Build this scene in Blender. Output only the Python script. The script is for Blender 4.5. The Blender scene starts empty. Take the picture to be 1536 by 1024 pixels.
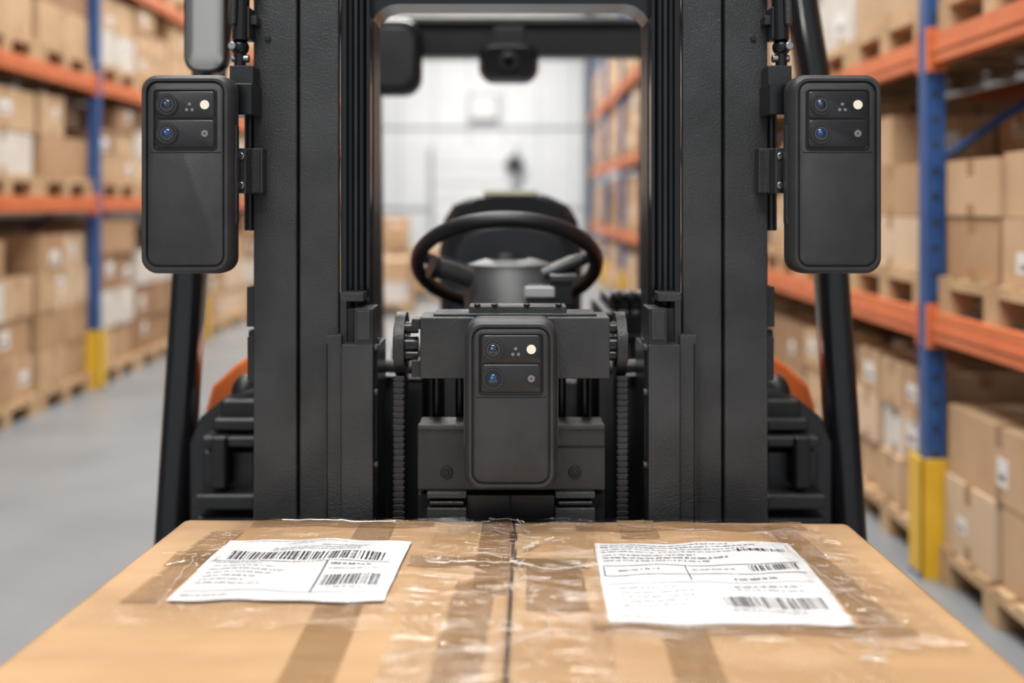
import bpy, bmesh, math, random
from mathutils import Matrix, Vector, Euler
random.seed(7)
F=1493.0; CH=1.45; CX=766.0; HY=305.0     # focal length (px), eye height (m), measured vanishing point
def X(px,d): return (px-CX)*d/F
def Z(py,d): return CH+(HY-py)*d/F
scene=bpy.context.scene
scene.view_settings.view_transform='Standard'
scene.view_settings.look='None'

# ---------------------------------------------------------------- materials
def mat(name,col,rough=0.5,metal=0.0,col2=None,nscale=8,bump=0.0,bscale=200,spec=0.5,emit=None,estr=0,alpha=None,coat=0,stretch=None,bdist=0.002):
    m=bpy.data.materials.new(name); m.use_nodes=True
    nt=m.node_tree; b=nt.nodes['Principled BSDF']
    b.inputs['Base Color'].default_value=(*col,1); b.inputs['Roughness'].default_value=rough
    b.inputs['Metallic'].default_value=metal; b.inputs['Specular IOR Level'].default_value=spec
    b.inputs['Coat Weight'].default_value=coat
    tc=nt.nodes.new('ShaderNodeTexCoord'); vec=tc.outputs['Object']
    if stretch:
        mp=nt.nodes.new('ShaderNodeMapping'); mp.inputs['Scale'].default_value=stretch
        nt.links.new(vec,mp.inputs['Vector']); vec=mp.outputs['Vector']
    if col2:
        n=nt.nodes.new('ShaderNodeTexNoise'); n.inputs['Scale'].default_value=nscale; n.inputs['Detail'].default_value=6
        nt.links.new(vec,n.inputs['Vector'])
        r=nt.nodes.new('ShaderNodeValToRGB'); r.color_ramp.elements[0].position=0.35; r.color_ramp.elements[1].position=0.65
        r.color_ramp.elements[0].color=(*col,1); r.color_ramp.elements[1].color=(*col2,1)
        nt.links.new(n.outputs['Fac'],r.inputs['Fac']); nt.links.new(r.outputs['Color'],b.inputs['Base Color'])
    if bump>0:
        n2=nt.nodes.new('ShaderNodeTexNoise'); n2.inputs['Scale'].default_value=bscale; n2.inputs['Detail'].default_value=3
        nt.links.new(vec,n2.inputs['Vector'])
        bp=nt.nodes.new('ShaderNodeBump'); bp.inputs['Strength'].default_value=bump; bp.inputs['Distance'].default_value=bdist
        nt.links.new(n2.outputs['Fac'],bp.inputs['Height']); nt.links.new(bp.outputs['Normal'],b.inputs['Normal'])
    if emit: b.inputs['Emission Color'].default_value=(*emit,1); b.inputs['Emission Strength'].default_value=estr
    if alpha is not None: b.inputs['Alpha'].default_value=alpha
    return m
M={}
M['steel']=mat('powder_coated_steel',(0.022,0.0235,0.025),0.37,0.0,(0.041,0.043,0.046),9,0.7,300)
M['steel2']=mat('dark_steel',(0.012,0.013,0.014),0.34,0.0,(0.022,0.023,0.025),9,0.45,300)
M['steel3']=mat('bracket_steel',(0.042,0.045,0.048),0.3,0.4,(0.065,0.068,0.072),9,0.3,300)
M['hub']=mat('steering_hub_plastic',(0.040,0.042,0.046),0.4,0.0,(0.052,0.054,0.058),9,0.3,300)
M['gloss']=mat('gloss_black_steel',(0.009,0.010,0.012),0.22,0.2)
M['black']=mat('black_recess',(0.005,0.005,0.006),0.6)
M['plastic']=mat('black_plastic',(0.011,0.012,0.014),0.33,0,(0.018,0.019,0.022),10,0.2,400)
M['rubber']=mat('rubber',(0.010,0.010,0.011),0.42,0,None,5,0.2,500)
M['casing']=mat('sensor_casing',(0.028,0.029,0.031),0.40,0,(0.039,0.040,0.042),20,0.35,900)
M['module']=mat('sensor_module',(0.017,0.017,0.019),0.3,0,None,5,0.05,900)
M['glassb']=mat('lens_black',(0.003,0.003,0.004),0.08,0,coat=1)
M['lens']=mat('lens_blue',(0.004,0.035,0.12),0.06,0.3,coat=1)  # blue reflection painted into the lens colour
M['lens2']=mat('lens_dark',(0.006,0.014,0.03),0.06,0.2,coat=1)
M['glint']=mat('lens_coating',(0.10,0.30,0.60),0.15,0.4)  # painted glint, a light blue bead on each lens
M['led']=mat('led_white',(0.85,0.80,0.66),0.4,0,emit=(1,0.90,0.70),estr=0.15)
M['grey']=mat('grey_dot',(0.22,0.20,0.20),0.5)
M['chrome']=mat('worn_chrome',(0.35,0.36,0.37),0.28,1.0)
M['mirror']=mat('mirror_glass',(0.50,0.49,0.46),0.25,1.0)
M['orange']=mat('orange_paint',(0.78,0.17,0.035),0.35,0,coat=0.3)
M['rackorange']=mat('rack_orange',(0.64,0.16,0.05),0.45,0,(0.72,0.20,0.07),6)
M['rackblue']=mat('rack_blue',(0.020,0.075,0.24),0.45,0,(0.030,0.10,0.30),6)
M['yellow']=mat('guard_yellow',(0.74,0.43,0.02),0.45,0,(0.80,0.50,0.04),6)
M['vinyl']=mat('seat_vinyl',(0.020,0.024,0.032),0.42,0,None,5,0.3,60)
M['cream']=mat('cream_label',(0.62,0.62,0.48),0.5)  # pale colour imitating shine on the seat top
M['silver']=mat('silver_label',(0.5,0.51,0.52),0.4,0.3)
M['wood']=mat('pallet_wood',(0.44,0.285,0.155),0.8,0,(0.60,0.415,0.24),5,0.3,60)
cb=[((0.42,0.255,0.135),(0.50,0.315,0.175)),((0.52,0.34,0.195),(0.61,0.42,0.255)),((0.31,0.18,0.092),(0.39,0.235,0.128)),((0.62,0.465,0.31),(0.70,0.54,0.38))]
for i,(a,b) in enumerate(cb): M['cb%d'%i]=mat('cardboard_%d'%i,a,0.8,0,b,3,0.2,80)
M['ctape']=mat('carton_tape',(0.38,0.23,0.12),0.35)
M['paper']=mat('paper_label',(0.80,0.80,0.79),0.6)
M['wrap']=mat('wrapped_white_carton',(0.64,0.61,0.56),0.4,0,(0.76,0.73,0.68),5,coat=0.4)
M['bigcard']=mat('kraft_cardboard',(0.47,0.285,0.142),0.64,0,(0.555,0.350,0.183),2.2,0.3,40,stretch=(1,5,1),coat=0.08)
M['kraftin']=mat('cardboard_edge',(0.07,0.035,0.018),0.9)  # dark tone painting the shade between the box flaps
M['tape']=mat('brown_packing_tape',(0.41,0.24,0.11),0.18,0,(0.50,0.315,0.16),3,0.9,16,stretch=(1,6,1),coat=0.6,alpha=0.55,bdist=0.005)
M['label']=mat('shipping_label',(0.80,0.80,0.815),0.42,0,(0.87,0.87,0.88),8,0.4,12,coat=0.2,bdist=0.004)
M['ink']=mat('ink',(0.03,0.03,0.035),0.6)
M['inkg']=mat('ink_grey',(0.20,0.20,0.22),0.6)
M['floor']=mat('concrete_floor',(0.205,0.222,0.24),0.36,0,(0.26,0.278,0.295),1.2,0.1,30)
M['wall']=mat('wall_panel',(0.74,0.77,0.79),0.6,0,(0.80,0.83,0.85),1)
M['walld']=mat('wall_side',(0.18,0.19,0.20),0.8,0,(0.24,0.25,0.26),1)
M['ceil']=mat('ceiling_panel',(0.55,0.55,0.53),0.8)
M['frame']=mat('wall_trim_grey',(0.36,0.39,0.42),0.6)
M['lampglow']=mat('lamp_diffuser',(0.9,0.9,0.9),0.5,emit=(1,0.98,0.95),estr=4)
def film(name,fac):
    m=bpy.data.materials.new(name); m.use_nodes=True; nt=m.node_tree; nt.nodes.clear()
    o=nt.nodes.new('ShaderNodeOutputMaterial'); mx=nt.nodes.new('ShaderNodeMixShader')
    t=nt.nodes.new('ShaderNodeBsdfTransparent'); g=nt.nodes.new('ShaderNodeBsdfGlossy'); g.inputs['Roughness'].default_value=0.08
    tc=nt.nodes.new('ShaderNodeTexCoord'); mp=nt.nodes.new('ShaderNodeMapping'); mp.inputs['Scale'].default_value=(1,2.2,1); mp.inputs['Rotation'].default_value=(0,0,0.4)
    n=nt.nodes.new('ShaderNodeTexNoise'); n.inputs['Scale'].default_value=9; n.inputs['Detail'].default_value=5; n.inputs['Distortion'].default_value=2.0
    bp=nt.nodes.new('ShaderNodeBump'); bp.inputs['Strength'].default_value=1; bp.inputs['Distance'].default_value=0.035
    nt.links.new(tc.outputs['Object'],mp.inputs['Vector']); nt.links.new(mp.outputs['Vector'],n.inputs['Vector'])
    nt.links.new(n.outputs['Fac'],bp.inputs['Height']); nt.links.new(bp.outputs['Normal'],g.inputs['Normal'])
    mx.inputs['Fac'].default_value=fac
    nt.links.new(t.outputs[0],mx.inputs[1]); nt.links.new(g.outputs[0],mx.inputs[2]); nt.links.new(mx.outputs[0],o.inputs[0])
    return m
M['film']=film('clear_film',0.13)
M['filmthin']=film('clear_film_thin',0.07)
M['crinkle']=mat('film_crinkle',(0.85,0.83,0.80),0.2,0,alpha=0.55,coat=1)

# ---------------------------------------------------------------- mesh builder
class MB:
    def __init__(s): s.bm=bmesh.new(); s.mats=[]
    def mi(s,k):
        if k not in s.mats: s.mats.append(k)
        return s.mats.index(k)
    def box(s,c,d,k,rot=None):
        mtx=Matrix.Translation(c)
        if rot: mtx=mtx@Euler(rot).to_matrix().to_4x4()
        mtx=mtx@Matrix.Diagonal((d[0],d[1],d[2],1))
        r=bmesh.ops.create_cube(s.bm,size=1,matrix=mtx); i=s.mi(k)
        for f in {f for v in r['verts'] for f in v.link_faces}: f.material_index=i
    def bb(s,x0,x1,y0,y1,z0,z1,k): s.box(((x0+x1)/2,(y0+y1)/2,(z0+z1)/2),(abs(x1-x0),abs(y1-y0),abs(z1-z0)),k)
    def pb(s,p0,p1,q0,q1,d0,d1,k,sg=1):   # front face measured at depth d0, extends back to d1
        s.bb(sg*X(p0,d0),sg*X(p1,d0),d0,d1,Z(q1,d0),Z(q0,d0),k)
    def cyl(s,a,b,r,k,seg=24,r2=None):
        a=Vector(a);b=Vector(b);d=b-a
        q=d.to_track_quat('Z','Y').to_matrix().to_4x4()
        mtx=Matrix.Translation((a+b)/2)@q
        rr=bmesh.ops.create_cone(s.bm,cap_ends=True,segments=seg,radius1=r,radius2=r if r2 is None else r2,depth=d.length,matrix=mtx); i=s.mi(k)
        for f in {f for v in rr['verts'] for f in v.link_faces}: f.material_index=i
    def sph(s,c,r,k,sc=(1,1,1)):
        mtx=Matrix.Translation(c)@Matrix.Diagonal((*sc,1))
        rr=bmesh.ops.create_uvsphere(s.bm,u_segments=24,v_segments=14,radius=r,matrix=mtx); i=s.mi(k)
        for f in {f for v in rr['verts'] for f in v.link_faces}: f.material_index=i
    def loft(s,loops,k,cap0=True,cap1=True):
        i=s.mi(k); vs=[[s.bm.verts.new(p) for p in l] for l in loops]; n=len(vs[0])
        for a,b in zip(vs[:-1],vs[1:]):
            for j in range(n):
                f=s.bm.faces.new((a[j],a[(j+1)%n],b[(j+1)%n],b[j])); f.material_index=i
        if cap0: f=s.bm.faces.new(vs[0][::-1]); f.material_index=i
        if cap1: f=s.bm.faces.new(vs[-1]); f.material_index=i
    def prism(s,pts,y0,y1,k,axis='y'):
        if axis=='y': s.loft([[(x,y0,z) for x,z in pts],[(x,y1,z) for x,z in pts]],k)
        elif axis=='x': s.loft([[(y0,a,b) for a,b in pts],[(y1,a,b) for a,b in pts]],k)
        else: s.loft([[(a,b,y0) for a,b in pts],[(a,b,y1) for a,b in pts]],k)
    def tube(s,pts,r,k,seg=10):
        pts=[Vector(p) for p in pts]; loops=[]
        for i,p in enumerate(pts):
            t=(pts[min(i+1,len(pts)-1)]-pts[max(i-1,0)]).normalized()
            ref=Vector((0,0,1)) if abs(t.z)<0.9 else Vector((1,0,0))
            u=t.cross(ref).normalized(); w=t.cross(u).normalized()
            loops.append([p+(u*math.cos(a)+w*math.sin(a))*r for a in [2*math.pi*j/seg for j in range(seg)]])
        s.loft(loops,k)
    def mesh(s,name):
        bmesh.ops.recalc_face_normals(s.bm,faces=s.bm.faces)
        me=bpy.data.meshes.new(name); s.bm.to_mesh(me); s.bm.free()
        for k in s.mats: me.materials.append(M[k])
        for p in me.polygons: p.use_smooth=True
        me.set_sharp_from_angle(angle=math.radians(35))
        return me
    def obj(s,name,parent=None,bevel=0.0,seg=2,loc=(0,0,0),rot=(0,0,0)):
        o=bpy.data.objects.new(name,s.mesh(name)); scene.collection.objects.link(o)
        o.location=loc; o.rotation_euler=rot
        if parent: o.parent=parent
        if bevel>0:
            b=o.modifiers.new('bevel','BEVEL'); b.width=bevel; b.segments=seg; b.limit_method='ANGLE'; b.angle_limit=math.radians(35)
            b.harden_normals=True
        return o
def empty(name,loc=(0,0,0),rot=(0,0,0)):
    o=bpy.data.objects.new(name,None); scene.collection.objects.link(o); o.location=loc; o.rotation_euler=rot; o.empty_display_size=0.1; return o
def rr(w,h,r,n=6):
    pts=[]
    for cx,cz,a0 in ((w/2-r,h/2-r,0),(-w/2+r,h/2-r,90),(-w/2+r,-h/2+r,180),(w/2-r,-h/2+r,270)):
        for j in range(n+1):
            a=math.radians(a0+90*j/n); pts.append((cx+r*math.cos(a),cz+r*math.sin(a)))
    return pts
def lp(w,h,r,y,cx=0,cz=0): return [(cx+a,y,cz+b) for a,b in rr(w,h,r)]

# ---------------------------------------------------------------- room
mb=MB(); mb.bb(-7,5,-6,27,-0.1,0,'floor'); mb.obj('floor')
mb=MB(); mb.bb(-7,5,26,26.2,0,9,'wall')
for i in range(13): mb.bb(-6.5+i*0.9,-6.48+i*0.9,25.97,26,0,9,'frame')
for z in (1.3,3.4,5.2): mb.bb(-7,5,25.95,26,z,z+0.06,'frame')
mb.obj('wall_back')
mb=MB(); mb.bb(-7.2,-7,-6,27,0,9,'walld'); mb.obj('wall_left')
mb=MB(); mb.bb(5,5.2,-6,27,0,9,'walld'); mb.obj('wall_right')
mb=MB(); mb.bb(-7.2,5.2,-6,27,9,9.2,'ceil'); mb.obj('ceiling')
mb=MB(); mb.bb(-2.1,0.2,25.86,25.95,0,2.9,'frame')
for i in range(6): mb.bb(-2.0,0.1,25.84,25.87,0.1+i*0.47,0.55+i*0.47,'wall')
mb.obj('door_1')
mb=MB(); mb.cyl((0.10,25.7,2.45),(0.10,25.84,2.45),0.26,'frame',32); mb.cyl((0.10,25.66,2.45),(0.10,25.72,2.45),0.2,'steel',32)
mb.box((0.10,25.66,2.45),(0.5,0.03,0.05),'steel'); mb.box((0.10,25.66,2.45),(0.05,0.03,0.5),'steel')
mb.bb(0.0,0.2,25.7,25.84,1.9,2.2,'frame'); mb.obj('wall_fan',bevel=0.005)
mb=MB(); mb.bb(-1.1,-0.3,25.86,25.95,3.6,4.3,'frame'); mb.bb(-1.03,-0.37,25.84,25.87,3.67,4.23,'paper'); mb.obj('wall_sign')
mb=MB(); mb.bb(1.85,2.05,25.6,25.9,0,8.9,'frame'); mb.bb(1.95,1.99,25.5,25.6,0,8.9,'steel'); mb.obj('wall_column')

for i,(y,xx) in enumerate([(-2.5,-0.6),(2.0,-0.8),(6.5,-0.8),(11,-0.8),(16,-0.8),(21.5,-0.8)]):
    mb=MB(); mb.bb(-1.6,1.6,-0.3,0.3,0.02,0.10,'frame'); mb.bb(-1.5,1.5,-0.22,0.22,0,0.03,'lampglow')
    for sx in (-1.3,1.3): mb.cyl((sx,0,0.1),(sx,0,1.9),0.01,'frame')
    mb.obj('ceiling_lamp',loc=(xx,y,7.1))
    l=bpy.data.lights.new('lamp_light','AREA'); l.shape='RECTANGLE'; l.size=3.6; l.size_y=1.2; l.energy=[440,320,290,330,420,560][i]; l.color=(1,0.975,0.935)
    lo=bpy.data.objects.new('lamp_light',l); scene.collection.objects.link(lo); lo.location=(xx,y,7.05)
w=bpy.data.worlds.new('world'); scene.world=w; w.use_nodes=True
w.node_tree.nodes['Background'].inputs['Color'].default_value=(0.92,0.96,1.0,1); w.node_tree.nodes['Background'].inputs['Strength'].default_value=0.78

# ---------------------------------------------------------------- racks
def rack(x0,x1,posts,levels,guard):
    mb=MB(); top=4.6
    for y in posts:
        for x in (x0,x1):
            mb.bb(x-0.037,x+0.037,y-0.035,y+0.035,0.01,top,'rackblue'); mb.bb(x-0.07,x+0.07,y-0.06,y+0.06,0,0.012,'rackblue')
            for j in range(int(top/0.1)):
                mb.bb(x-0.010,x+0.010,y-0.0365,y-0.034,0.06+j*0.1,0.09+j*0.1,'steel')
        z=0.2; fl=1
        while z<top-0.8:
            a=(x0,y,z) if fl>0 else (x1,y,z); b=(x1,y,z+0.7) if fl>0 else (x0,y,z+0.7)
            mb.cyl(a,b,0.016,'rackblue',8); z+=0.7; fl=-fl
        if guard:
            sgn=-1 if x1>x0 else 1
            mb.bb(x0-0.062,x0+0.062,y-0.065,y-0.045,0,0.46,'yellow'); mb.bb(x0-0.062+(0 if sgn<0 else 0.11),x0-0.047+(0 if sgn<0 else 0.11),y-0.065,y+0.07,0,0.46,'yellow')
    for a,b in zip(posts[:-1],posts[1:]):
        for z in levels:
            for x in (x0,x1):
                mb.bb(x-0.025,x+0.025,a+0.035,b-0.035,z-0.11,z,'rackorange')
                mb.bb(x-0.030,x+0.030,a+0.035,b-0.035,z-0.070,z-0.050,'rackorange')
                for e in (a+0.045,b-0.045): mb.bb(x-0.040,x+0.040,e-0.010,e+0.010,z-0.14,z+0.03,'rackorange')
    return mb.obj('pallet_rack')
Rp=[1.2+2.7*i for i in range(8)]; Lp=[2.38+2.7*i for i in range(9)]
RL=[1.03,2.10,3.2]; LL=[1.50,2.43,3.33]
rack(1.65,2.70,Rp,RL,True); rack(-3.25,-4.30,Lp,LL,True)

def pallet_mesh():
    mb=MB()
    for i in range(6): mb.bb(-0.42+i*0.147,-0.42+i*0.147+0.105,-0.5,0.5,0.118,0.14,'wood')
    for y in (-0.45,0,0.45): mb.bb(-0.42,0.42,y-0.05,y+0.05,0.096,0.118,'wood')
    for y in (-0.45,0,0.45):
        for x in (-0.37,0,0.37): mb.bb(x-0.05,x+0.05,y-0.05,y+0.05,0.022,0.096,'wood')
    for x in (-0.37,0,0.37): mb.bb(x-0.05,x+0.05,-0.5,0.5,0,0.022,'wood')
    return mb.mesh('wooden_pallet')
PM=pallet_mesh()
def stack_mesh(h,rows,style,pal=None):
    mb=MB(); hh=h/rows
    pal=pal or random.choice([['cb0','cb1','cb1','cb2'],['cb1','cb3','wrap','cb1'],['cb0','cb2','cb0'],['cb1','cb3','cb0']])
    for r in range(rows):
        nx,ny=random.choice([(2,2),(2,3),(3,2),(1,2)]) if style else random.choice([(1,2),(2,2),(1,1)])
        bw=0.80/nx; bd=0.96/ny; kk=random.choice(pal)
        for i in range(nx):
            for j in range(ny):
                k=kk if random.random()<0.6 else random.choice(pal+['wrap'])
                jx=random.uniform(-0.014,0.014); jy=random.uniform(-0.014,0.014); dh=random.uniform(0,0.02)
                if r==rows-1 and random.random()<0.25 and nx*ny>2: continue
                x0=-0.40+i*bw+0.010+jx; x1=x0+bw-0.022; y0=-0.48+j*bd+0.010+jy; y1=y0+bd-0.022; z0=r*hh+0.001; z1=z0+hh-0.004-(dh if r==rows-1 else 0)
                mb.bb(x0,x1,y0,y1,z0,z1,k)
                e=0.0012; xm=(x0+x1)/2; ym=(y0+y1)/2; tw=0.025; th=min(0.07,hh*0.25)
                mb.bb(xm-tw,xm+tw,y0-e,y1+e,z1-th,z1+e,'ctape'); mb.bb(xm-tw,xm+tw,y0-e,y1+e,z0,z0+th*0.8,'ctape')
                if random.random()<0.4: mb.bb(x0-e,x1+e,ym-tw,ym+tw,z1-th,z1+e,'ctape')
                for sd in range(4):
                    if random.random()<0.5:
                        lw=min(random.uniform(0.07,0.16),bw*0.45); lh=min(random.uniform(0.06,0.12),hh*0.5)
                        zz=z0+hh*random.uniform(0.3,0.7)
                        if sd<2:
                            xx=x0+bw*random.uniform(0.25,0.7); yy=y0-e if sd==0 else y1
                            mb.bb(xx-lw/2,xx+lw/2,yy,yy+e,zz-lh/2,zz+lh/2,'paper')
                            mb.bb(xx-lw*0.35,xx+lw*0.3,yy-0.0003,yy+e+0.0003,zz-lh*0.3,zz-lh*0.05,'inkg')
                        else:
                            yy=y0+bd*random.uniform(0.3,0.7); xx=x0-e if sd==2 else x1
                            mb.bb(xx,xx+e,yy-lw/2,yy+lw/2,zz-lh/2,zz+lh/2,'paper')
    return mb.mesh('carton_stack')
SM={'half':[stack_mesh(0.46,2,0,['cb1','cb1','cb0']) for _ in range(2)],
    'lo':[stack_mesh(random.uniform(0.5,0.66),2,0) for _ in range(5)]+[stack_mesh(random.uniform(0.58,0.66),3,1) for _ in range(5)],
    'mid':[stack_mesh(random.uniform(0.6,0.82),random.choice([2,3]),1) for _ in range(8)],
    'hi':[stack_mesh(random.uniform(1.0,1.22),4,1) for _ in range(4)]+[stack_mesh(random.uniform(0.85,1.1),3,0) for _ in range(4)]}
def put(me,name,loc,rz):
    o=bpy.data.objects.new(name,me); scene.collection.objects.link(o); o.location=loc; o.rotation_euler=(0,0,rz)
    if name=='carton_stack':
        b=o.modifiers.new('bevel','BEVEL'); b.width=0.003; b.segments=1
    return o
def fill(xc,posts,levels,kinds,flip):
    for bi,(a,b) in enumerate(zip(posts[:-1],posts[1:])):
        for zi,z in enumerate([0.0]+levels):
            for s in range(3):
                if random.random()<0.04 and zi>0 and bi>1: continue
                y=a+0.1+0.42+s*0.86-0.02+random.uniform(-0.01,0.01)
                kd=kinds[zi]
                if flip and bi==0 and zi==1: kd='half'
                put(PM,'wooden_pallet',(xc,y,z),math.pi/2)
                put(random.choice(SM[kd]),'carton_stack',(xc,y,z+0.142),math.pi/2*(1 if random.random()<0.5 else -1)+random.uniform(-0.02,0.02))
fill(1.65+0.50,Rp,RL,['lo','mid','mid','mid'],1)
fill(-3.25-0.50,Lp,LL,['hi','lo','lo','mid'],0)
for x,y,k in ((-1.75,13.5,'lo'),(-1.15,15.5,'lo'),(-2.2,17.5,'hi'),(0.9,20.5,'lo')):
    put(PM,'wooden_pallet',(x,y,0),0); put(random.choice(SM[k]),'carton_stack',(x,y,0.142),0)

# ---------------------------------------------------------------- forklift
fk=empty('forklift',(0,2.4,0))
def P(mb,name,bevel=0.002,seg=2,**k):
    o=mb.obj(name,None,bevel,seg,**k); o.parent=fk; o.matrix_parent_inverse=Matrix.Translation((0,-2.4,0)); return o
ZT=3.0
for s,nm in ((1,'l'),(-1,'r')):
    mb=MB(); d=1.75
    def col(p0,p1,d0,d1,k,z0=0.12,z1=ZT): mb.bb(s*X(p0,d0),s*X(p1,d0),d0,d1,z0,z1,k)
    col(380,445,1.75,1.772,'steel'); col(380,392,1.772,1.91,'steel'); col(380,445,1.89,1.91,'steel')
    P(mb,'outer_mast_channel_'+nm,0.003)
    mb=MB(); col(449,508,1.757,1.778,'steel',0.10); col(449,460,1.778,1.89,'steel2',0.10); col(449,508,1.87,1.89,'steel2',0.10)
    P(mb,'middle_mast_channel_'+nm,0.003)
    mb=MB(); col(440,452,1.80,1.86,'black')
    col(511,520,1.775,1.80,'gloss'); col(520,531,1.81,1.86,'black'); col(531,536,1.79,1.84,'steel2')
    col(536,549,1.82,1.90,'black'); col(549,555,1.80,1.90,'gloss'); col(555,561,1.84,1.93,'steel2')
    P(mb,'inner_mast_channel_'+nm,0.0015)
    mb=MB()
    for px,r,dd in ((525,0.007,1.795),(542,0.0085,1.81)):
        mb.cyl((s*X(px,dd),dd,Z(445,dd)),(s*X(px,dd),dd,ZT),r,'gloss',16)
    mb.cyl((s*X(565,1.93),1.93,0.4),(s*X(565,1.93),1.93,ZT),0.006,'plastic',16)
    P(mb,'hydraulic_hoses_'+nm,0)
    mb=MB()
    mb.cyl((s*X(402,1.75),1.745,Z(58,1.75)),(s*X(402,1.75),1.752,Z(58,1.75)),0.005,'black',16)
    for py in (440,470,500,540):
        mb.cyl((s*X(374,1.82),1.82,Z(py,1.82)),(s*X(392,1.82),1.82,Z(py,1.82)),0.008,'plastic',12)
    mb.pb(370,381,430,490,1.78,1.85,'steel2',s); mb.pb(371,381,505,570,1.78,1.83,'steel2',s)
    P(mb,'mast_side_tabs_'+nm,0.001)
    mb=MB()
    mb.pb(487,512,503,900,1.722,1.757,'steel',s)
    mb.pb(489,491,515,900,1.720,1.722,'gloss',s)
    mb.pb(512,559,517,900,1.705,1.80,'steel',s)
    mb.pb(531,559,463,530,1.708,1.78,'steel2',s); mb.pb(535,555,466,510,1.704,1.71,'steel',s)
    mb.pb(510,545,439,452,1.735,1.78,'steel',s); mb.pb(510,520,450,517,1.735,1.78,'steel2',s); mb.pb(520,531,463,517,1.74,1.78,'black',s)
    mb.pb(559,566,520,900,1.74,1.86,'gloss',s)
    for py in (523,590,700):
        mb.cyl((s*X(560,1.72),1.73,Z(py,1.72)),(s*X(566,1.72),1.73,Z(py,1.72)),0.007,'steel',12)
    P(mb,'carriage_side_bracket_'+nm,0.003)
    mb=MB(); dd=1.76; xc=s*X(603,dd)
    mb.cyl((xc-0.009,dd,Z(515,dd)),(xc+0.009,dd,Z(515,dd)),0.056,'steel2',36)
    mb.cyl((xc-0.012,dd,Z(515,dd)),(xc+0.012,dd,Z(515,dd)),0.040,'gloss',36)
    for k2 in range(46):
        z=Z(560,dd)-k2*0.0105
        mb.bb(xc-0.0085,xc+0.0085,dd-0.052,dd-0.044,z-0.0042,z+0.0042,'plastic')
        mb.cyl((xc-0.010,dd-0.048,z),(xc+0.010,dd-0.048,z),0.0036,'gloss',8)
    mb.bb(xc-0.007,xc+0.007,dd-0.05,dd+0.0,0.30,Z(560,dd),'steel2')
    for py in (488,512,528): mb.cyl((s*X(608,dd),dd-0.03,Z(py,dd)),(s*X(630,dd),dd-0.03,Z(py,dd)),0.010 if py!=512 else 0.014,'gloss',20)
    P(mb,'lift_chain_'+nm,0.0008,1)
    mb=MB(); mb.cyl((s*X(650,1.9),1.9,0.2),(s*X(650,1.9),1.9,Z(560,1.9)),0.022,'gloss',24)
    mb.cyl((s*X(590,2.0),2.0,0.2),(s*X(590,2.0),2.0,Z(560,2.0)),0.03,'steel2',24)
    mb.cyl((s*X(572,1.95),1.95,Z(548,1.95)),(s*X(640,1.95),1.95,Z(552,1.95)),0.013,'steel',16)
    P(mb,'lift_cylinder_'+nm,0.002)
    mb=MB(); lo=[]
    for (x,z,y) in ((-0.745,0.45,2.14),(-0.735,0.735,2.17),(-0.718,1.29,2.23),(-0.69,1.75,2.28),(-0.672,1.97,2.33),(-0.66,2.03,2.40)):
        lo.append([(s*(x+a),y+b,z) for a,b in rr(0.066,0.085,0.022,4)])
    mb.loft(lo,'gloss'); P(mb,'guard_front_pillar_'+nm,0)
    mb=MB(); mb.loft([[(s*0.475+a,y+b,z) for a,b in rr(0.05,0.06,0.015,4)] for y,z in ((3.55,0.9),(3.45,2.0))],'plastic'); P(mb,'guard_rear_pillar_'+nm,0)
    mb=MB(); pts=[(s*a,b) for a,b in ((-0.725,0.5),(-0.725,0.96),(-0.71,1.015),(-0.655,1.065),(-0.60,1.105),(-0.57,1.11),(-0.57,0.5))]
    mb.prism(pts,2.36,2.75,'orange'); mb.bb(s*0.725,s*0.57,2.75,3.85,0.5,0.88,'orange'); P(mb,'body_side_cowl_'+nm,0.012,3)
    mb=MB(); pts=[(s*a,b) for a,b in ((-0.70,0.35),(-0.70,0.93),(-0.675,0.985),(-0.62,1.03),(-0.55,1.05),(-0.45,1.05),(-0.45,0.35))]
    mb.prism(pts,2.16,2.37,'plastic')
    mb.pb(318,384,628,648,2.1,2.2,'plastic',s); mb.pb(300,384,655,672,2.08,2.2,'steel2',s)
    mb.pb(303,384,676,735,2.12,2.2,'plastic',s); mb.pb(290,384,742,765,2.06,2.2,'steel2',s); mb.pb(330,400,600,640,2.13,2.3,'rubber',s)
    mb.pb(292,384,775,900,2.09,2.2,'plastic',s); mb.pb(315,340,655,735,2.07,2.2,'rubber',s)
    P(mb,'front_fender_'+nm,0.008,3)
    mb=MB(); mb.sph((s*X(368,2.2),2.2,Z(592,2.2)),0.035,'rubber',(0.9,0.9,1.3)); mb.cyl((s*X(368,2.2),2.2,Z(640,2.2)),(s*X(368,2.2),2.2,Z(585,2.2)),0.022,'rubber')
    P(mb,'work_lamp_bracket_'+nm,0)
    for y,r,wn in ((2.42,0.30,'front'),(3.6,0.26,'rear')):
        mb=MB(); x0=s*0.44; x1=s*0.66
        prof=[(0.6,0),(0.93,0.0),(1.0,0.15),(1.0,0.85),(0.93,1.0),(0.6,1.0)]
        lo=[[(x0+(x1-x0)*t,y+r*q*math.cos(a),r+r*q*math.sin(a)) for a in [2*math.pi*j/48 for j in range(48)]] for q,t in prof]
        mb.loft(lo,'rubber'); mb.cyl((s*0.45,y,r),(s*0.648,y,r),r*0.6,'steel',32); mb.cyl((s*0.60,y,r),(s*0.68,y,r),r*0.25,'orange',24)
        for j in range(24):
            a=2*math.pi*j/24; mb.box((s*0.55,y+r*math.cos(a)*0.985,r+r*math.sin(a)*0.985),(0.2,0.03,0.02),'rubber',(a,0,0))
        P(mb,'wheel_%s_%s'%(wn,nm),0.003)
mb=MB(); yy0,yy1=1.83,1.92; zt=Z(6,1.83); xr=X(976,1.83); rad=0.05; n=8
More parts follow.
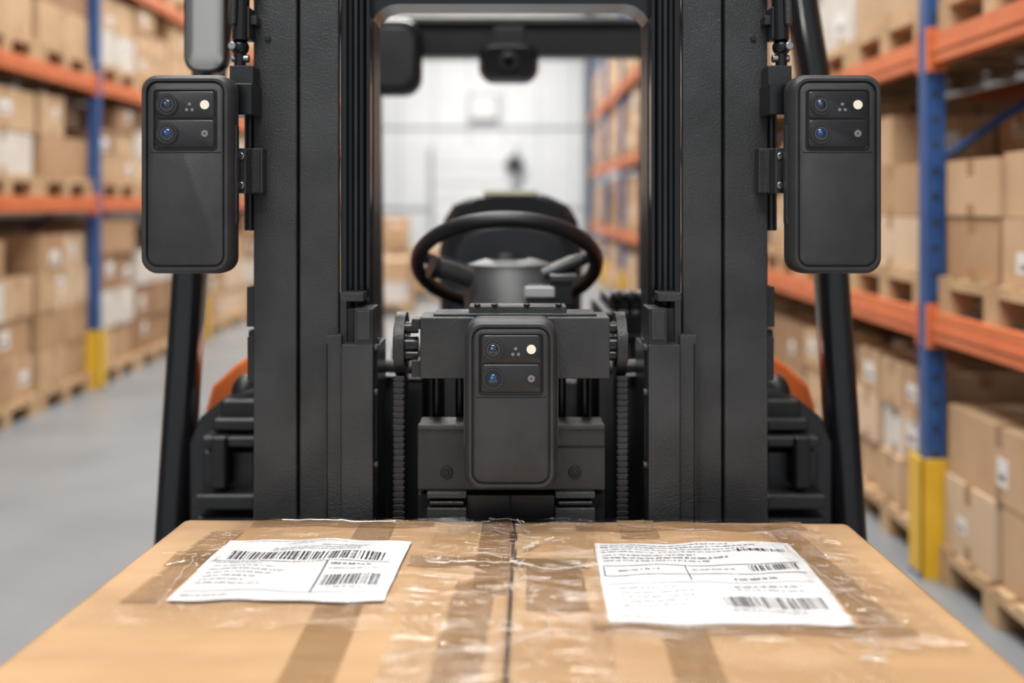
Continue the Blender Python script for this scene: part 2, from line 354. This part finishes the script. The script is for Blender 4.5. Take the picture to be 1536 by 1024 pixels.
inner=[(-xr,zt-0.11)]+[(-xr+rad-rad*math.cos(math.radians(90*j/n)),zt-rad+rad*math.sin(math.radians(90*j/n))) for j in range(n+1)]
inner+=[(-a,b) for a,b in inner[::-1]]
outer=[]
for a,b in inner:
    if b<zt-rad+1e-6: outer.append((math.copysign(xr+0.022,a),b))
    else: outer.append((a*1.0 if abs(a)<xr-rad+0.001 else math.copysign(xr+0.022,a),zt+0.09 if abs(a)<xr-rad*0.4 else b+0.02))
for i in range(len(inner)-1):
    q=[inner[i],inner[i+1],outer[i+1],outer[i]]
    mb.loft([[(a,yy0,b) for a,b in q],[(a,yy1,b) for a,b in q]],'gloss')
P(mb,'mast_top_crossmember',0)
mb=MB()
for z in (2.4,2.9): mb.bb(-0.45,0.45,1.86,1.91,z,z+0.09,'steel')
mb.bb(-0.45,0.45,1.88,1.92,0.18,0.30,'steel'); P(mb,'mast_cross_ties',0.004)
mb=MB(); dr=3.4
mb.bb(-0.52,0.52,dr,dr+0.09,Z(84,dr),Z(38,dr),'plastic'); mb.bb(-0.52,0.52,dr-0.03,dr+0.05,Z(38,dr),Z(28,dr),'steel')
mb.bb(-0.68,0.68,2.36,2.44,1.99,2.07,'plastic')
for sx in (-1,1): mb.loft([[(sx*xx+a,y,z+b) for a,b in rr(0.06,0.08,0.015,3)] for xx,y,z in ((0.66,2.38,2.03),(0.64,2.8,2.06),(0.5,3.47,2.01))],'plastic')
for y in (2.52,2.64,2.76,2.88): mb.bb(-0.63,0.63,y,y+0.03,2.05,2.08,'plastic')
P(mb,'overhead_guard',0.006)
mb=MB(); d=3.3
mb.loft([lp(0.17,0.24,0.06,d,X(590,d),Z(85,d)),lp(0.19,0.26,0.07,d+0.02,X(590,d),Z(85,d)),lp(0.18,0.25,0.06,d+0.07,X(590,d),Z(85,d))],'gloss')
mb.loft([lp(0.13,0.19,0.045,d-0.004,X(590,d),Z(85,d)),lp(0.14,0.20,0.05,d+0.001,X(590,d),Z(85,d))],'steel2')
mb.cyl((X(610,d),d+0.04,Z(70,d)),(X(610,d),d+0.10,Z(40,d)),0.015,'plastic')
P(mb,'interior_mirror',0)
mb=MB(); cx=X(763,d); cz=Z(92,d)
mb.loft([lp(0.17,0.10,0.035,d,cx,cz),lp(0.20,0.13,0.045,d+0.03,cx,cz),lp(0.19,0.13,0.045,d+0.09,cx,cz)],'gloss')
mb.cyl((cx,d-0.015,cz),(cx,d+0.01,cz),0.032,'plastic',24); mb.cyl((cx,d-0.018,cz),(cx,d-0.01,cz),0.02,'glassb',24)
mb.bb(cx-0.05,cx+0.05,d+0.03,d+0.12,cz+0.05,cz+0.12,'plastic')
P(mb,'rear_camera',0.002)
mb=MB(); d=2.95
def seatloop(y,k,dz=0):
    w=0.218*k
    pts=[(-0.80,-0.34),(-0.98,-0.12),(-1.0,0.10),(-0.93,0.20),(-0.80,0.245),(-0.5,0.275),(0,0.29),(0.5,0.275),(0.80,0.245),(0.93,0.20),(1.0,0.10),(0.98,-0.12),(0.80,-0.34)]
    return [(a*w,y,1.20+b*(0.55+0.45*k)+dz) for a,b in pts]
mb.loft([seatloop(d,0.86),seatloop(d-0.0,0.90),seatloop(d+0.02,0.98),seatloop(d+0.07,1.0),seatloop(d+0.12,0.93),seatloop(d+0.13,0.8)],'plastic')
mb.loft([[(a*kk,y,1.16+(b-1.20)*kk) for a,_,b in seatloop(d,1)] for y,kk in ((d-0.03,0.72),(d-0.025,0.78),(d+0.02,0.8))],'vinyl')
P(mb,'seat_backrest',0.012,3)
mb=MB(); mb.loft([[(a,b,z) for a,b in [(p,q+2.75) for p,q in rr(0.46*k,0.46*k,0.09)]] for z,k in ((0.86,0.9),(0.88,1),(0.96,1),(1.0,0.93))],'vinyl'); P(mb,'seat_cushion',0.01)
mb=MB(); mb.box((0,d+0.0,1.480),(0.16,0.012,0.018),'cream',(-0.5,0,0)); P(mb,'seat_top_label',0.002)  # pale strip stands in for the highlight on the backrest top
mb=MB(); mb.bb(-0.33,0.33,2.55,3.85,0.3,0.86,'plastic'); mb.bb(-0.55,0.55,3.3,3.9,0.3,0.92,'plastic'); mb.bb(-0.45,0.45,2.0,3.5,0.22,0.5,'steel2'); P(mb,'engine_cover',0.03,4)
mb=MB()
mb.prism([(a,b) for a,b in ((2.12,0.4),(2.12,0.98),(2.17,1.14),(2.30,1.16),(2.36,1.05),(2.36,0.4))],-0.26,0.26,'plastic','x')
mb.pb(700,868,560,625,2.05,2.12,'steel2'); mb.cyl((X(858,2.0),2.0,0.5),(X(858,2.0),2.0,Z(565,2.0)),0.03,'steel',24)
mb.pb(575,640,560,575,2.0,2.1,'steel2')
P(mb,'dashboard',0.012,3)
mb=MB(); mb.pb(905,985,468,640,2.5,2.9,'plastic'); mb.pb(915,968,448,470,2.55,2.85,'rubber'); mb.pb(900,985,500,512,2.49,2.6,'gloss')
P(mb,'armrest_console',0.015,3)
mb=MB(); hc=Vector((X(760,2.32),2.32,Z(398,2.32)))
def ring(cx,cy,cz,rx,ry,n=28): return [(cx+rx*math.cos(2*math.pi*j/n),cy+ry*math.sin(2*math.pi*j/n),cz) for j in range(n)]
mb.loft([ring(0.012,2.22,1.10,0.115,0.09),ring(0.008,2.24,1.20,0.108,0.08),ring(0.0,2.28,1.275,0.112,0.085),ring(0,2.29,1.310,0.10,0.075),ring(0,2.30,1.322,0.06,0.05)],'hub')
mb.bb(X(826,2.1),X(860,2.1),2.13,2.18,Z(460,2.1),Z(420,2.1),'plastic'); mb.bb(X(826,2.1),X(868,2.1),2.12,2.2,Z(424,2.1),Z(414,2.1),'steel')
mb.bb(X(787,2.12),X(832,2.12),2.12,2.125,Z(446,2.12),Z(430,2.12),'silver')
mb.bb(X(790,2.12),X(828,2.12),2.1235,2.24,Z(458,2.12),Z(428,2.12),'plastic')
P(mb,'steering_column',0.004)
mb=MB(); R=0.208; th=math.radians(-32); rotm=Matrix.Translation(hc)@Matrix.Rotation(th,4,'X')
N=72; r=0.0165
i=mb.mi('rubber'); vs=[[mb.bm.verts.new(rotm@Vector(((R+r*math.cos(b))*math.cos(a),(R+r*math.cos(b))*math.sin(a),r*1.1*math.sin(b)))) for b in [2*math.pi*k/14 for k in range(14)]] for a in [2*math.pi*j/N for j in range(N)]]
for j in range(N):
    for k in range(14):
        mb.bm.faces.new((vs[j][k],vs[(j+1)%N][k],vs[(j+1)%N][(k+1)%14],vs[j][(k+1)%14])).material_index=i
for ang in (195,-15,90):
    a=math.radians(ang); c=Vector((math.cos(a),math.sin(a),0))
    p=[rotm@(c*t+Vector((0,0,h))) for t,h in ((0.04,-0.035),(0.10,-0.035),(0.16,-0.018),(0.205,0))]
    mb.tube(p[:3],0.021,'gloss',14); mb.tube(p[1:],0.014,'steel2',14)
mb.cyl(rotm@Vector((0,0,-0.06)),rotm@Vector((0,0,0.005)),0.055,'plastic',32)
pa=Vector((X(705,2.2),2.2,Z(418,2.2))); pb_=Vector((X(655,2.17),2.17,Z(402,2.17)))
mb.cyl(pa,pb_,0.022,'steel3',24); mb.cyl(pb_,pb_+(pb_-pa).normalized()*0.014,0.026,'rubber',24)
mb.cyl(Vector((X(815,2.2),2.2,Z(412,2.2))),Vector((X(872,2.2),2.2,Z(388,2.2))),0.013,'steel3',20)
P(mb,'steering_wheel',0)
mb=MB()
for px in (925,945,962):
    mb.cyl((X(px,2.5),2.55,0.95),(X(px,2.5),2.5,Z(455,2.5)),0.006,'gloss',10); mb.sph((X(px,2.5),2.5,Z(446,2.5)),0.018,'plastic')
P(mb,'control_levers',0)
mb=MB()
mb.pb(630,697+15,476,568,1.672,1.76,'steel'); mb.pb(820,915,476,568,1.672,1.76,'steel'); mb.pb(700,830,480,566,1.676,1.76,'steel2')
mb.pb(650,895,470,478,1.69,1.76,'steel2'); mb.pb(703,850,459,472,1.70,1.75,'steel')
for px in (716,742,790,838): mb.cyl((X(px,1.7),1.70,Z(459,1.7)),(X(px,1.7),1.70,Z(455,1.7)),0.006,'plastic',12)
for sx in (-1,1):
    mb.pb(617,631,478,494,1.70,1.74,'steel2',sx); mb.pb(617,631,540,566,1.70,1.74,'steel2',sx)
P(mb,'carriage_upper_bar',0.005,3)
mb=MB(); mb.pb(626,908,640,735,1.690,1.77,'steel2'); mb.pb(626,908,637,645,1.684,1.70,'steel'); mb.pb(836,908,668,672,1.688,1.70,'gloss')
for px in (670,862):
    mb.cyl((X(px,1.69),1.686,Z(708,1.69)),(X(px,1.69),1.695,Z(708,1.69)),0.011,'black',20); mb.cyl((X(px,1.69),1.684,Z(708,1.69)),(X(px,1.69),1.69,Z(708,1.69)),0.006,'gloss',6)
for a,b in ((640,700),(833,893)):
    mb.pb(a,b,738,748,1.680,1.76,'steel'); mb.pb(a+4,b-4,752,758,1.682,1.76,'steel2'); mb.pb(a,b,762,800,1.680,1.76,'steel')
mb.pb(700,833,742,900,1.70,1.77,'plastic'); mb.pb(626,908,740,900,1.72,1.77,'black'); mb.pb(764,768,742,900,1.698,1.71,'black')
P(mb,'carriage_lower_bar',0.003)
mb=MB()
for sx in (-1,1):
    for px in (655,690): mb.cyl((sx*X(px,1.78),1.79,Z(640,1.78)),(sx*X(px,1.78),1.79,Z(565,1.78)),0.009,'gloss',14)
    mb.bb(sx*0.20,sx*0.29,1.675,1.715,0.10,0.62,'steel2'); mb.prism([(1.70,0.10),(1.70,0.145),(0.75,0.125),(0.70,0.112),(0.70,0.105)],sx*0.20,sx*0.29,'steel2','x')
mb.bb(-0.40,0.40,1.715,1.76,0.3,0.42,'steel')
P(mb,'forks',0.003)

def sensor(w,h,front,cx,cz,mod_w=0.105,mod_h=0.100,modtop=0.024,th=0.048):
    e=empty('camera_sensor_unit',(cx,front,cz))
    def C(mb,n,bev=0):
        o=mb.obj(n,e,bev); return o
    mb=MB(); r=0.026
    mb.loft([lp(w-0.012,h-0.012,r*0.8,th),lp(w,h,r,th-0.006),lp(w,h,r,0.014),lp(w-0.004,h-0.004,r*0.95,0.006),lp(w-0.014,h-0.014,r*0.85,0),lp(w-0.022,h-0.022,r*0.75,0.0),
             lp(w-0.025,h-0.025,r*0.7,0.006),lp(w-0.028,h-0.028,r*0.65,0.006),lp(w-0.030,h-0.030,r*0.6,0.0015),lp(w-0.033,h-0.033,r*0.58,0.0005)],'casing')
    C(mb,'housing')
    mb=MB()
    for sx in (-1,1): mb.loft([lp(0.005,h*0.5,0.002,0.020,sx*(w/2),0),lp(0.005,h*0.5,0.002,0.036,sx*(w/2),0)],'casing')
    C(mb,'side_grips')
    mz=h/2-modtop-mod_h/2
    mb=MB()
    mb.loft([lp(mod_w,mod_h,0.007,0.003,0,mz),lp(mod_w,mod_h,0.007,-0.0012,0,mz),lp(mod_w-0.004,mod_h-0.004,0.006,-0.0018,0,mz),lp(mod_w-0.007,mod_h-0.007,0.005,0.0,0,mz)],'black')
    ph=(mod_h-0.012)/2
    for sz in (-1,1):
        mb.loft([lp(mod_w-0.010,ph,0.006,0.001,0,mz+sz*(ph/2+0.0015)),lp(mod_w-0.010,ph,0.006,-0.0012,0,mz+sz*(ph/2+0.0015)),lp(mod_w-0.013,ph-0.003,0.005,-0.0022,0,mz+sz*(ph/2+0.0015))],'module')
    C(mb,'camera_module')
    mb=MB(); lx=-mod_w*0.27
    def c(x,zz,r0,y,k,n=32): mb.cyl((x,0.0,zz),(x,y,zz),r0,k,n)
    for sz,lm in ((1,'lens2'),(-1,'lens')):
        z=mz+sz*(ph/2+0.0015)
        c(lx,z,0.0180,-0.004,'module'); c(lx,z,0.0160,-0.006,'casing'); c(lx,z,0.0138,-0.0065,'black'); c(lx,z,0.0115,-0.0068,'glassb')
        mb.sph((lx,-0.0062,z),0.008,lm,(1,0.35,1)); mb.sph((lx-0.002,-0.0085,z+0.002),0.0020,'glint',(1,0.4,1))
    zt=mz+(ph/2+0.0015); zb=mz-(ph/2+0.0015); rx=mod_w*0.31
    c(rx,zt,0.0092,-0.003,'casing'); c(rx,zt,0.0074,-0.0036,'led'); c(rx,zb,0.0072,-0.003,'casing'); c(rx,zb,0.0055,-0.0034,'grey'); c(rx,zb,0.0015,-0.0036,'black')
    for a,b in ((0.001,-0.008),(0.010,-0.008),(0.0055,0.001)): c(a+0.002,zt+b,0.0027,-0.0028,'grey' if b>0 else 'inkg',16)
    C(mb,'lenses')
    mb=MB(); zl=mz-mod_h/2-0.004; mb.bb(-w/2+0.018,w/2-0.018,-0.0002,0.003,zl-0.0008,zl+0.0008,'black'); C(mb,'panel_seam')
    return e
f=1.63; hw=139*f/F; hh=300*f/F
for s,px in ((-1,278),(1,1256)):
    sensor(hw,hh,f,X(px,f),Z(261,f))
sensor(139*1.60/F,257*1.60/F,1.60,X(766.5,1.6),Z(608.5,1.6),modtop=0.020,th=0.07)

for s,nm in ((1,'l'),(-1,'r')):
    mb=MB()
    mb.pb(350,369,222,290,1.682,1.76,'steel3',s); mb.pb(369,394,222,289,1.720,1.752,'steel',s); mb.pb(373,376,222,289,1.712,1.73,'steel3',s); mb.pb(386,389,224,288,1.714,1.73,'steel3',s)
    for py in (234,278): mb.cyl((s*X(362,1.68),1.676,Z(py,1.68)),(s*X(362,1.68),1.69,Z(py,1.68)),0.006,'chrome',12)
    mb.cyl((s*X(371,1.75),1.765,Z(346,1.75)),(s*X(371,1.75),1.765,Z(165,1.75)),0.009,'plastic',16)
    mb.bb(s*X(290,1.71),s*X(372,1.71),1.679,1.71,Z(285,1.71),Z(228,1.71),'steel2')
    mb.pb(330,378,125,172,1.682,1.75,'gloss',s); mb.pb(344,380,98,128,1.70,1.745,'steel2',s)
    d=1.72
    mb.cyl((s*X(360,d),d,Z(100,d)),(s*X(360,d),d,Z(60,d)),0.010,'gloss',16); mb.sph((s*X(360,d),d,Z(71,d)),0.0155,'gloss')
    mb.cyl((s*X(352,d),d-0.02,Z(71,d)),(s*X(352,d),d+0.02,Z(71,d)),0.007,'chrome',12)
    mb.cyl((s*X(348,d),d,Z(88,d)),(s*X(374,d),d,Z(88,d)),0.007,'chrome',12)
    mb.pb(348,374,10,58,1.71,1.75,'plastic',s); mb.cyl((s*X(362,d),d-0.005,Z(62,d)),(s*X(366,d),d,Z(-160,d)),0.014,'gloss',16)
    mb.cyl((s*X(354,d),d-0.02,Z(40,d)),(s*X(358,d),d-0.02,Z(-90,d)),0.006,'steel',12)
    for py in (30,-20): mb.bb(s*X(352,d),s*X(385,d),d,d+0.05,Z(py+7,d),Z(py-7,d),'steel2')
    P(mb,'sensor_mount_'+nm,0.002)
    if s==1:
        mb=MB(); d=2.0; wd=66*d/F; cx=s*X(307,d); cz=Z(-5,d)
        mb.loft([lp(wd-0.006,0.30,0.03,d,cx,cz),lp(wd,0.31,0.035,d+0.008,cx,cz),lp(wd,0.31,0.035,d+0.03,cx,cz),lp(wd-0.03,0.24,0.02,d+0.055,cx,cz)],'gloss')
        mb.loft([lp(wd-0.012,0.294,0.028,d+0.002,cx,cz),lp(wd-0.013,0.292,0.028,d-0.001,cx,cz),lp(wd-0.034,0.26,0.018,d-0.005,cx,cz),lp(wd-0.055,0.22,0.012,d-0.007,cx,cz)],'mirror')
        mb.cyl((cx,d+0.04,cz),(s*X(375,1.85),1.88,cz+0.1),0.008,'gloss')
        P(mb,'side_mirror',0)

# ---------------------------------------------------------------- big carton on pallet
TL=math.radians(-2.8)
bx=empty('cardboard_box',(0.006,1.66,0.922),(TL,0,math.radians(-1.0)))
W=1.106; L=0.82; H=0.62
def B(mb,n,bev=0): return mb.obj(n,bx,bev)
mb=MB()
mb.bb(-W/2,W/2,-L,0,-H,-0.004,'bigcard'); B(mb,'box_body',0.004)
mb=MB()
def hgt(x,y):
    return -0.001+0.003*math.sin(x*9+1)*math.sin(y*7)+0.0012*math.sin(x*31+y*17)+0.0007*math.sin(x*67-y*43+2)
def flap(x0,x1,nx=60,ny=50):
    i=mb.mi('bigcard'); g=[]
    for a in range(nx+1):
        row=[]
        for b in range(ny+1):
            x=x0+(x1-x0)*a/nx; y=-L+L*b/ny
            z=hgt(x,y)
            if a==0: z=-0.005
            if b in (0,ny): z=min(z,-0.003)
            row.append(mb.bm.verts.new((x,y,z)))
        g.append(row)
    for a in range(nx):
        for b in range(ny): mb.bm.faces.new((g[a][b],g[a+1][b],g[a+1][b+1],g[a][b+1])).material_index=i
flap(-W/2,-0.0028); flap(W/2,0.0028)
fo=B(mb,'top_flaps'); sm=fo.modifiers.new('s','SOLIDIFY'); sm.thickness=0.004; sm.offset=-1
mb=MB(); mb.bb(-0.006,0.006,-L,0,-0.0048,-0.0036,'kraftin'); B(mb,'flap_gap')  # dark strip laid in as the shade of the gap
def surf(x,y,n): return hgt(x,y)+n
def patch(mb,pts,k,off,nu=24,nv=24,wob=0.0):
    i=mb.mi(k); g=[]
    for a in range(nu+1):
        row=[]
        for b in range(nv+1):
            u=a/nu; v=b/nv
            x=(pts[0][0]*(1-u)+pts[1][0]*u)*(1-v)+(pts[3][0]*(1-u)+pts[2][0]*u)*v
            y=(pts[0][1]*(1-u)+pts[1][1]*u)*(1-v)+(pts[3][1]*(1-u)+pts[2][1]*u)*v
            row.append(mb.bm.verts.new((x,y,surf(x,y,off)+wob*(0.5+0.5*math.sin(x*47+y*23)*math.sin(y*61-x*19)))))
        g.append(row)
    for a in range(nu):
        for b in range(nv): mb.bm.faces.new((g[a][b],g[a+1][b],g[a+1][b+1],g[a][b+1])).material_index=i
def rect(x0,x1,y0,y1,sk=0): return [(x0,y0),(x1,y0),(x1+sk,y1),(x0+sk,y1)]
tapes=[rect(-0.235,-0.175,-0.82,-0.003,-0.02),rect(-0.052,-0.004,-0.36,-0.003),rect(-0.085,-0.030,-0.82,-0.30,0.01),
       rect(-0.15,0.11,-0.245,-0.195),rect(-0.50,-0.30,-0.245,-0.185),rect(0.02,0.10,-0.42,-0.20),rect(0.17,0.225,-0.82,-0.46,0.01),rect(0.17,0.23,-0.1,-0.003),
       rect(-0.43,-0.13,-0.05,-0.012),rect(0.10,0.47,-0.06,-0.015),rect(0.10,0.48,-0.492,-0.468),rect(0.425,0.47,-0.46,-0.03,-0.02),rect(-0.50,-0.45,-0.40,-0.08,0.02)]
for i,t in enumerate(tapes):
    mb=MB(); patch(mb,t,'tape',0.0010+0.00018*i,50,50,0.0004); B(mb,'packing_tape_%d'%i)
def label(n,x0,x1,y0,y1,sk,draw):
    mb=MB(); patch(mb,rect(x0,x1,y0,y1,sk),'label',0.0042,50,50,0.0010)
    def pr(a0,a1,b0,b1,k):
        X0=x0+(x1-x0)*a0; X1=x0+(x1-x0)*a1; Y0=y0+(y1-y0)*b0; Y1=y0+(y1-y0)*b1
        nn=max(1,int((X1-X0)/0.008))
        patch(mb,rect(X0,X1,Y0,Y1),k,0.0047,nn,max(1,int((Y1-Y0)/0.008)),0.0010)
    draw(pr); B(mb,n)
def bar(pr,a0,a1,b0,b1,n):
    ws=[random.choice([1,1,2,3]) for _ in range(2*n)]; t=sum(ws); a=a0
    for i,wd in enumerate(ws):
        w=(a1-a0)*wd/t
        if i%2==0: pr(a,a+w,b0,b1,'ink')
        a+=w
def text(pr,a0,a1,b,hgt,k='inkg',fill=0.85):
    a=a0; end=a0+(a1-a0)*fill
    while a<end:                      # letters grouped in words
        for _ in range(random.randint(2,7)):
            w=random.uniform(0.003,0.006)
            if a+w>end: break
            pr(a,a+w,b+hgt*0.1*random.random(),b+hgt*random.uniform(0.65,1),k); a+=w+0.0028
        a+=0.008
def d1(pr):
    text(pr,0.12,0.80,0.955,0.014); text(pr,0.35,0.6,0.915,0.012,fill=0.6)
    bar(pr,0.10,0.92,0.62,0.76,48)
    for b in (0.865,0.83,0.80): text(pr,0.30 if b<0.86 else 0.55,0.85,b,0.020,'ink' if b>0.86 else 'inkg')
    for i in range(7): text(pr,0.06,0.46,0.55-i*0.055,0.022,fill=random.uniform(0.5,1))
    pr(0.03,0.95,0.585,0.592,'ink'); pr(0.63,0.638,0.12,0.58,'ink')
    text(pr,0.66,0.95,0.52,0.035,'ink',0.7); text(pr,0.66,0.95,0.46,0.022)
    bar(pr,0.66,0.94,0.22,0.38,22); text(pr,0.70,0.9,0.18,0.022)
    pr(0.03,0.95,0.12,0.126,'inkg'); text(pr,0.04,0.5,0.06,0.022,'ink',0.5)
def d2(pr):
    for i in range(4): text(pr,0.04,0.95,0.955-i*0.035,0.020,'ink' if i in(1,) else 'inkg',random.uniform(0.6,1))
    bar(pr,0.72,0.96,0.84,0.88,18)
    for i in range(3): text(pr,0.04,0.68,0.80-i*0.04,0.028,'ink' if i==1 else 'inkg',random.uniform(0.7,1))
    pr(0.03,0.97,0.665,0.672,'ink'); pr(0.03,0.036,0.55,0.67,'ink'); pr(0.03,0.97,0.545,0.552,'ink'); pr(0.42,0.426,0.47,0.67,'ink')
    bar(pr,0.72,0.96,0.585,0.655,20); text(pr,0.1,0.4,0.60,0.028,'ink',0.7); text(pr,0.45,0.7,0.60,0.022)
    text(pr,0.62,0.85,0.47,0.035,'ink'); pr(0.03,0.97,0.44,0.446,'inkg')
    for i in range(5): text(pr,0.08,0.5,0.38-i*0.05,0.024,'inkg',random.uniform(0.5,0.8))
    text(pr,0.6,0.95,0.38,0.025,'ink'); text(pr,0.6,0.95,0.34,0.02)
    bar(pr,0.52,0.95,0.15,0.27,34); text(pr,0.53,0.9,0.11,0.02,'ink'); text(pr,0.05,0.3,0.06,0.02)
yF=1.66
label('shipping_label_a',-0.438,-0.160,1.258-yF,1.522-yF,0.004,d1)
label('shipping_label_b',0.120,0.414,1.192-yF,1.522-yF,0.004,d2)
mb=MB(); patch(mb,rect(-0.48,-0.12,-0.45,-0.10),'filmthin',0.0075,50,50,0.003); B(mb,'label_sleeve_a')
mb=MB(); patch(mb,rect(0.06,0.48,-0.53,-0.09),'filmthin',0.0075,50,50,0.003); B(mb,'label_sleeve_b')
mb=MB(); patch(mb,rect(-0.14,0.11,-0.80,-0.01,0.02),'film',0.0058,50,70,0.003); patch(mb,rect(0.41,0.52,-0.55,-0.05,-0.03),'film',0.0058,20,70,0.003)
patch(mb,rect(-0.53,-0.14,-0.50,-0.40),'filmthin',0.0058,50,20,0.003); patch(mb,rect(0.11,0.41,-0.80,-0.48),'filmthin',0.0058,50,30,0.003); patch(mb,rect(-0.45,0.45,-0.095,-0.01),'filmthin',0.0058,80,14,0.002); B(mb,'stretch_film')
mb=MB()
def crink(pts,r=0.0009,n=14,amp=0.003):
    out=[]
    for (a,b) in zip(pts[:-1],pts[1:]):
        for j in range(n):
            t=j/n; x=a[0]+(b[0]-a[0])*t+random.uniform(-amp,amp); y=a[1]+(b[1]-a[1])*t+random.uniform(-amp,amp)
            out.append((x,min(y,-0.004),surf(x,y,0.006)+random.uniform(0,0.002)))
    mb.tube(out,r,'crinkle',5)
crink([(0.005,-0.01),(0.03,-0.12),(0.01,-0.26),(0.02,-0.30),(-0.02,-0.36)],0.0006); crink([(0.04,-0.13),(0.015,-0.17)],0.0016)
crink([(-0.12,-0.24),(0.0,-0.24),(0.05,-0.26),(0.11,-0.245)],0.0008); crink([(0.0,-0.235),(0.03,-0.26)],0.002,8,0.006)
crink([(0.40,-0.10),(0.42,-0.30),(0.45,-0.44)],0.0006); crink([(0.47,-0.47),(0.30,-0.48),(0.10,-0.478)],0.0007,14,0.001)
crink([(-0.14,-0.57),(-0.02,-0.56),(0.05,-0.50),(0.04,-0.44)],0.0007); crink([(-0.04,-0.006),(-0.035,-0.012),(0.0,-0.016),(0.02,-0.03)],0.0006)
crink([(-0.38,-0.032),(-0.18,-0.030)],0.0009,14,0.0006); crink([(-0.52,-0.2),(-0.46,-0.22),(-0.44,-0.44)],0.0005)
for q in range(48):
    cx_,cy_=random.choice([(0.43,-0.25),(0.02,-0.2),(0.02,-0.2),(0.0,-0.5),(0.40,-0.5),(0.43,-0.35),(0.44,-0.45),(-0.46,-0.3),(0.03,-0.4)])
    x=cx_+random.uniform(-0.04,0.04); y=cy_+random.uniform(-0.1,0.1); a=random.uniform(0,3.14); l=random.uniform(0.01,0.035)
    crink([(x,y),(x+l*math.cos(a),y+l*math.sin(a))],random.uniform(0.0004,0.0011),8,0.0015)
B(mb,'film_crinkles')
pe=empty('loading_pallet',(0.006,1.66,0.922),(TL,0,math.radians(-1.0)))
mb=MB(); z1=-H-0.001
for i in range(7): mb.bb(-0.56,0.56,-0.82+i*0.122,-0.82+i*0.122+0.088,z1-0.02,z1,'wood')
for x in (-0.5,0,0.5):
    mb.bb(x-0.05,x+0.05,-0.82,0,z1-0.04,z1-0.02,'wood'); mb.bb(x-0.05,x+0.05,-0.82,0,z1-0.15,z1-0.13,'wood')
    for y in (-0.77,-0.41,-0.05): mb.bb(x-0.05,x+0.05,y-0.05,y+0.05,z1-0.13,z1-0.04,'wood')
mb.obj('pallet_boards',pe,0.002)

# ---------------------------------------------------------------- camera
cam=bpy.data.cameras.new('camera'); co=bpy.data.objects.new('camera',cam); scene.collection.objects.link(co)
co.location=(0,0,CH); co.rotation_euler=(math.pi/2,0,0)
cam.sensor_width=36; cam.lens=F*36/1536; cam.shift_x=2/1536; cam.shift_y=(HY-512)/1536; cam.clip_start=0.05
cam.dof.use_dof=True; cam.dof.focus_distance=1.57; cam.dof.aperture_fstop=1.45
scene.camera=co
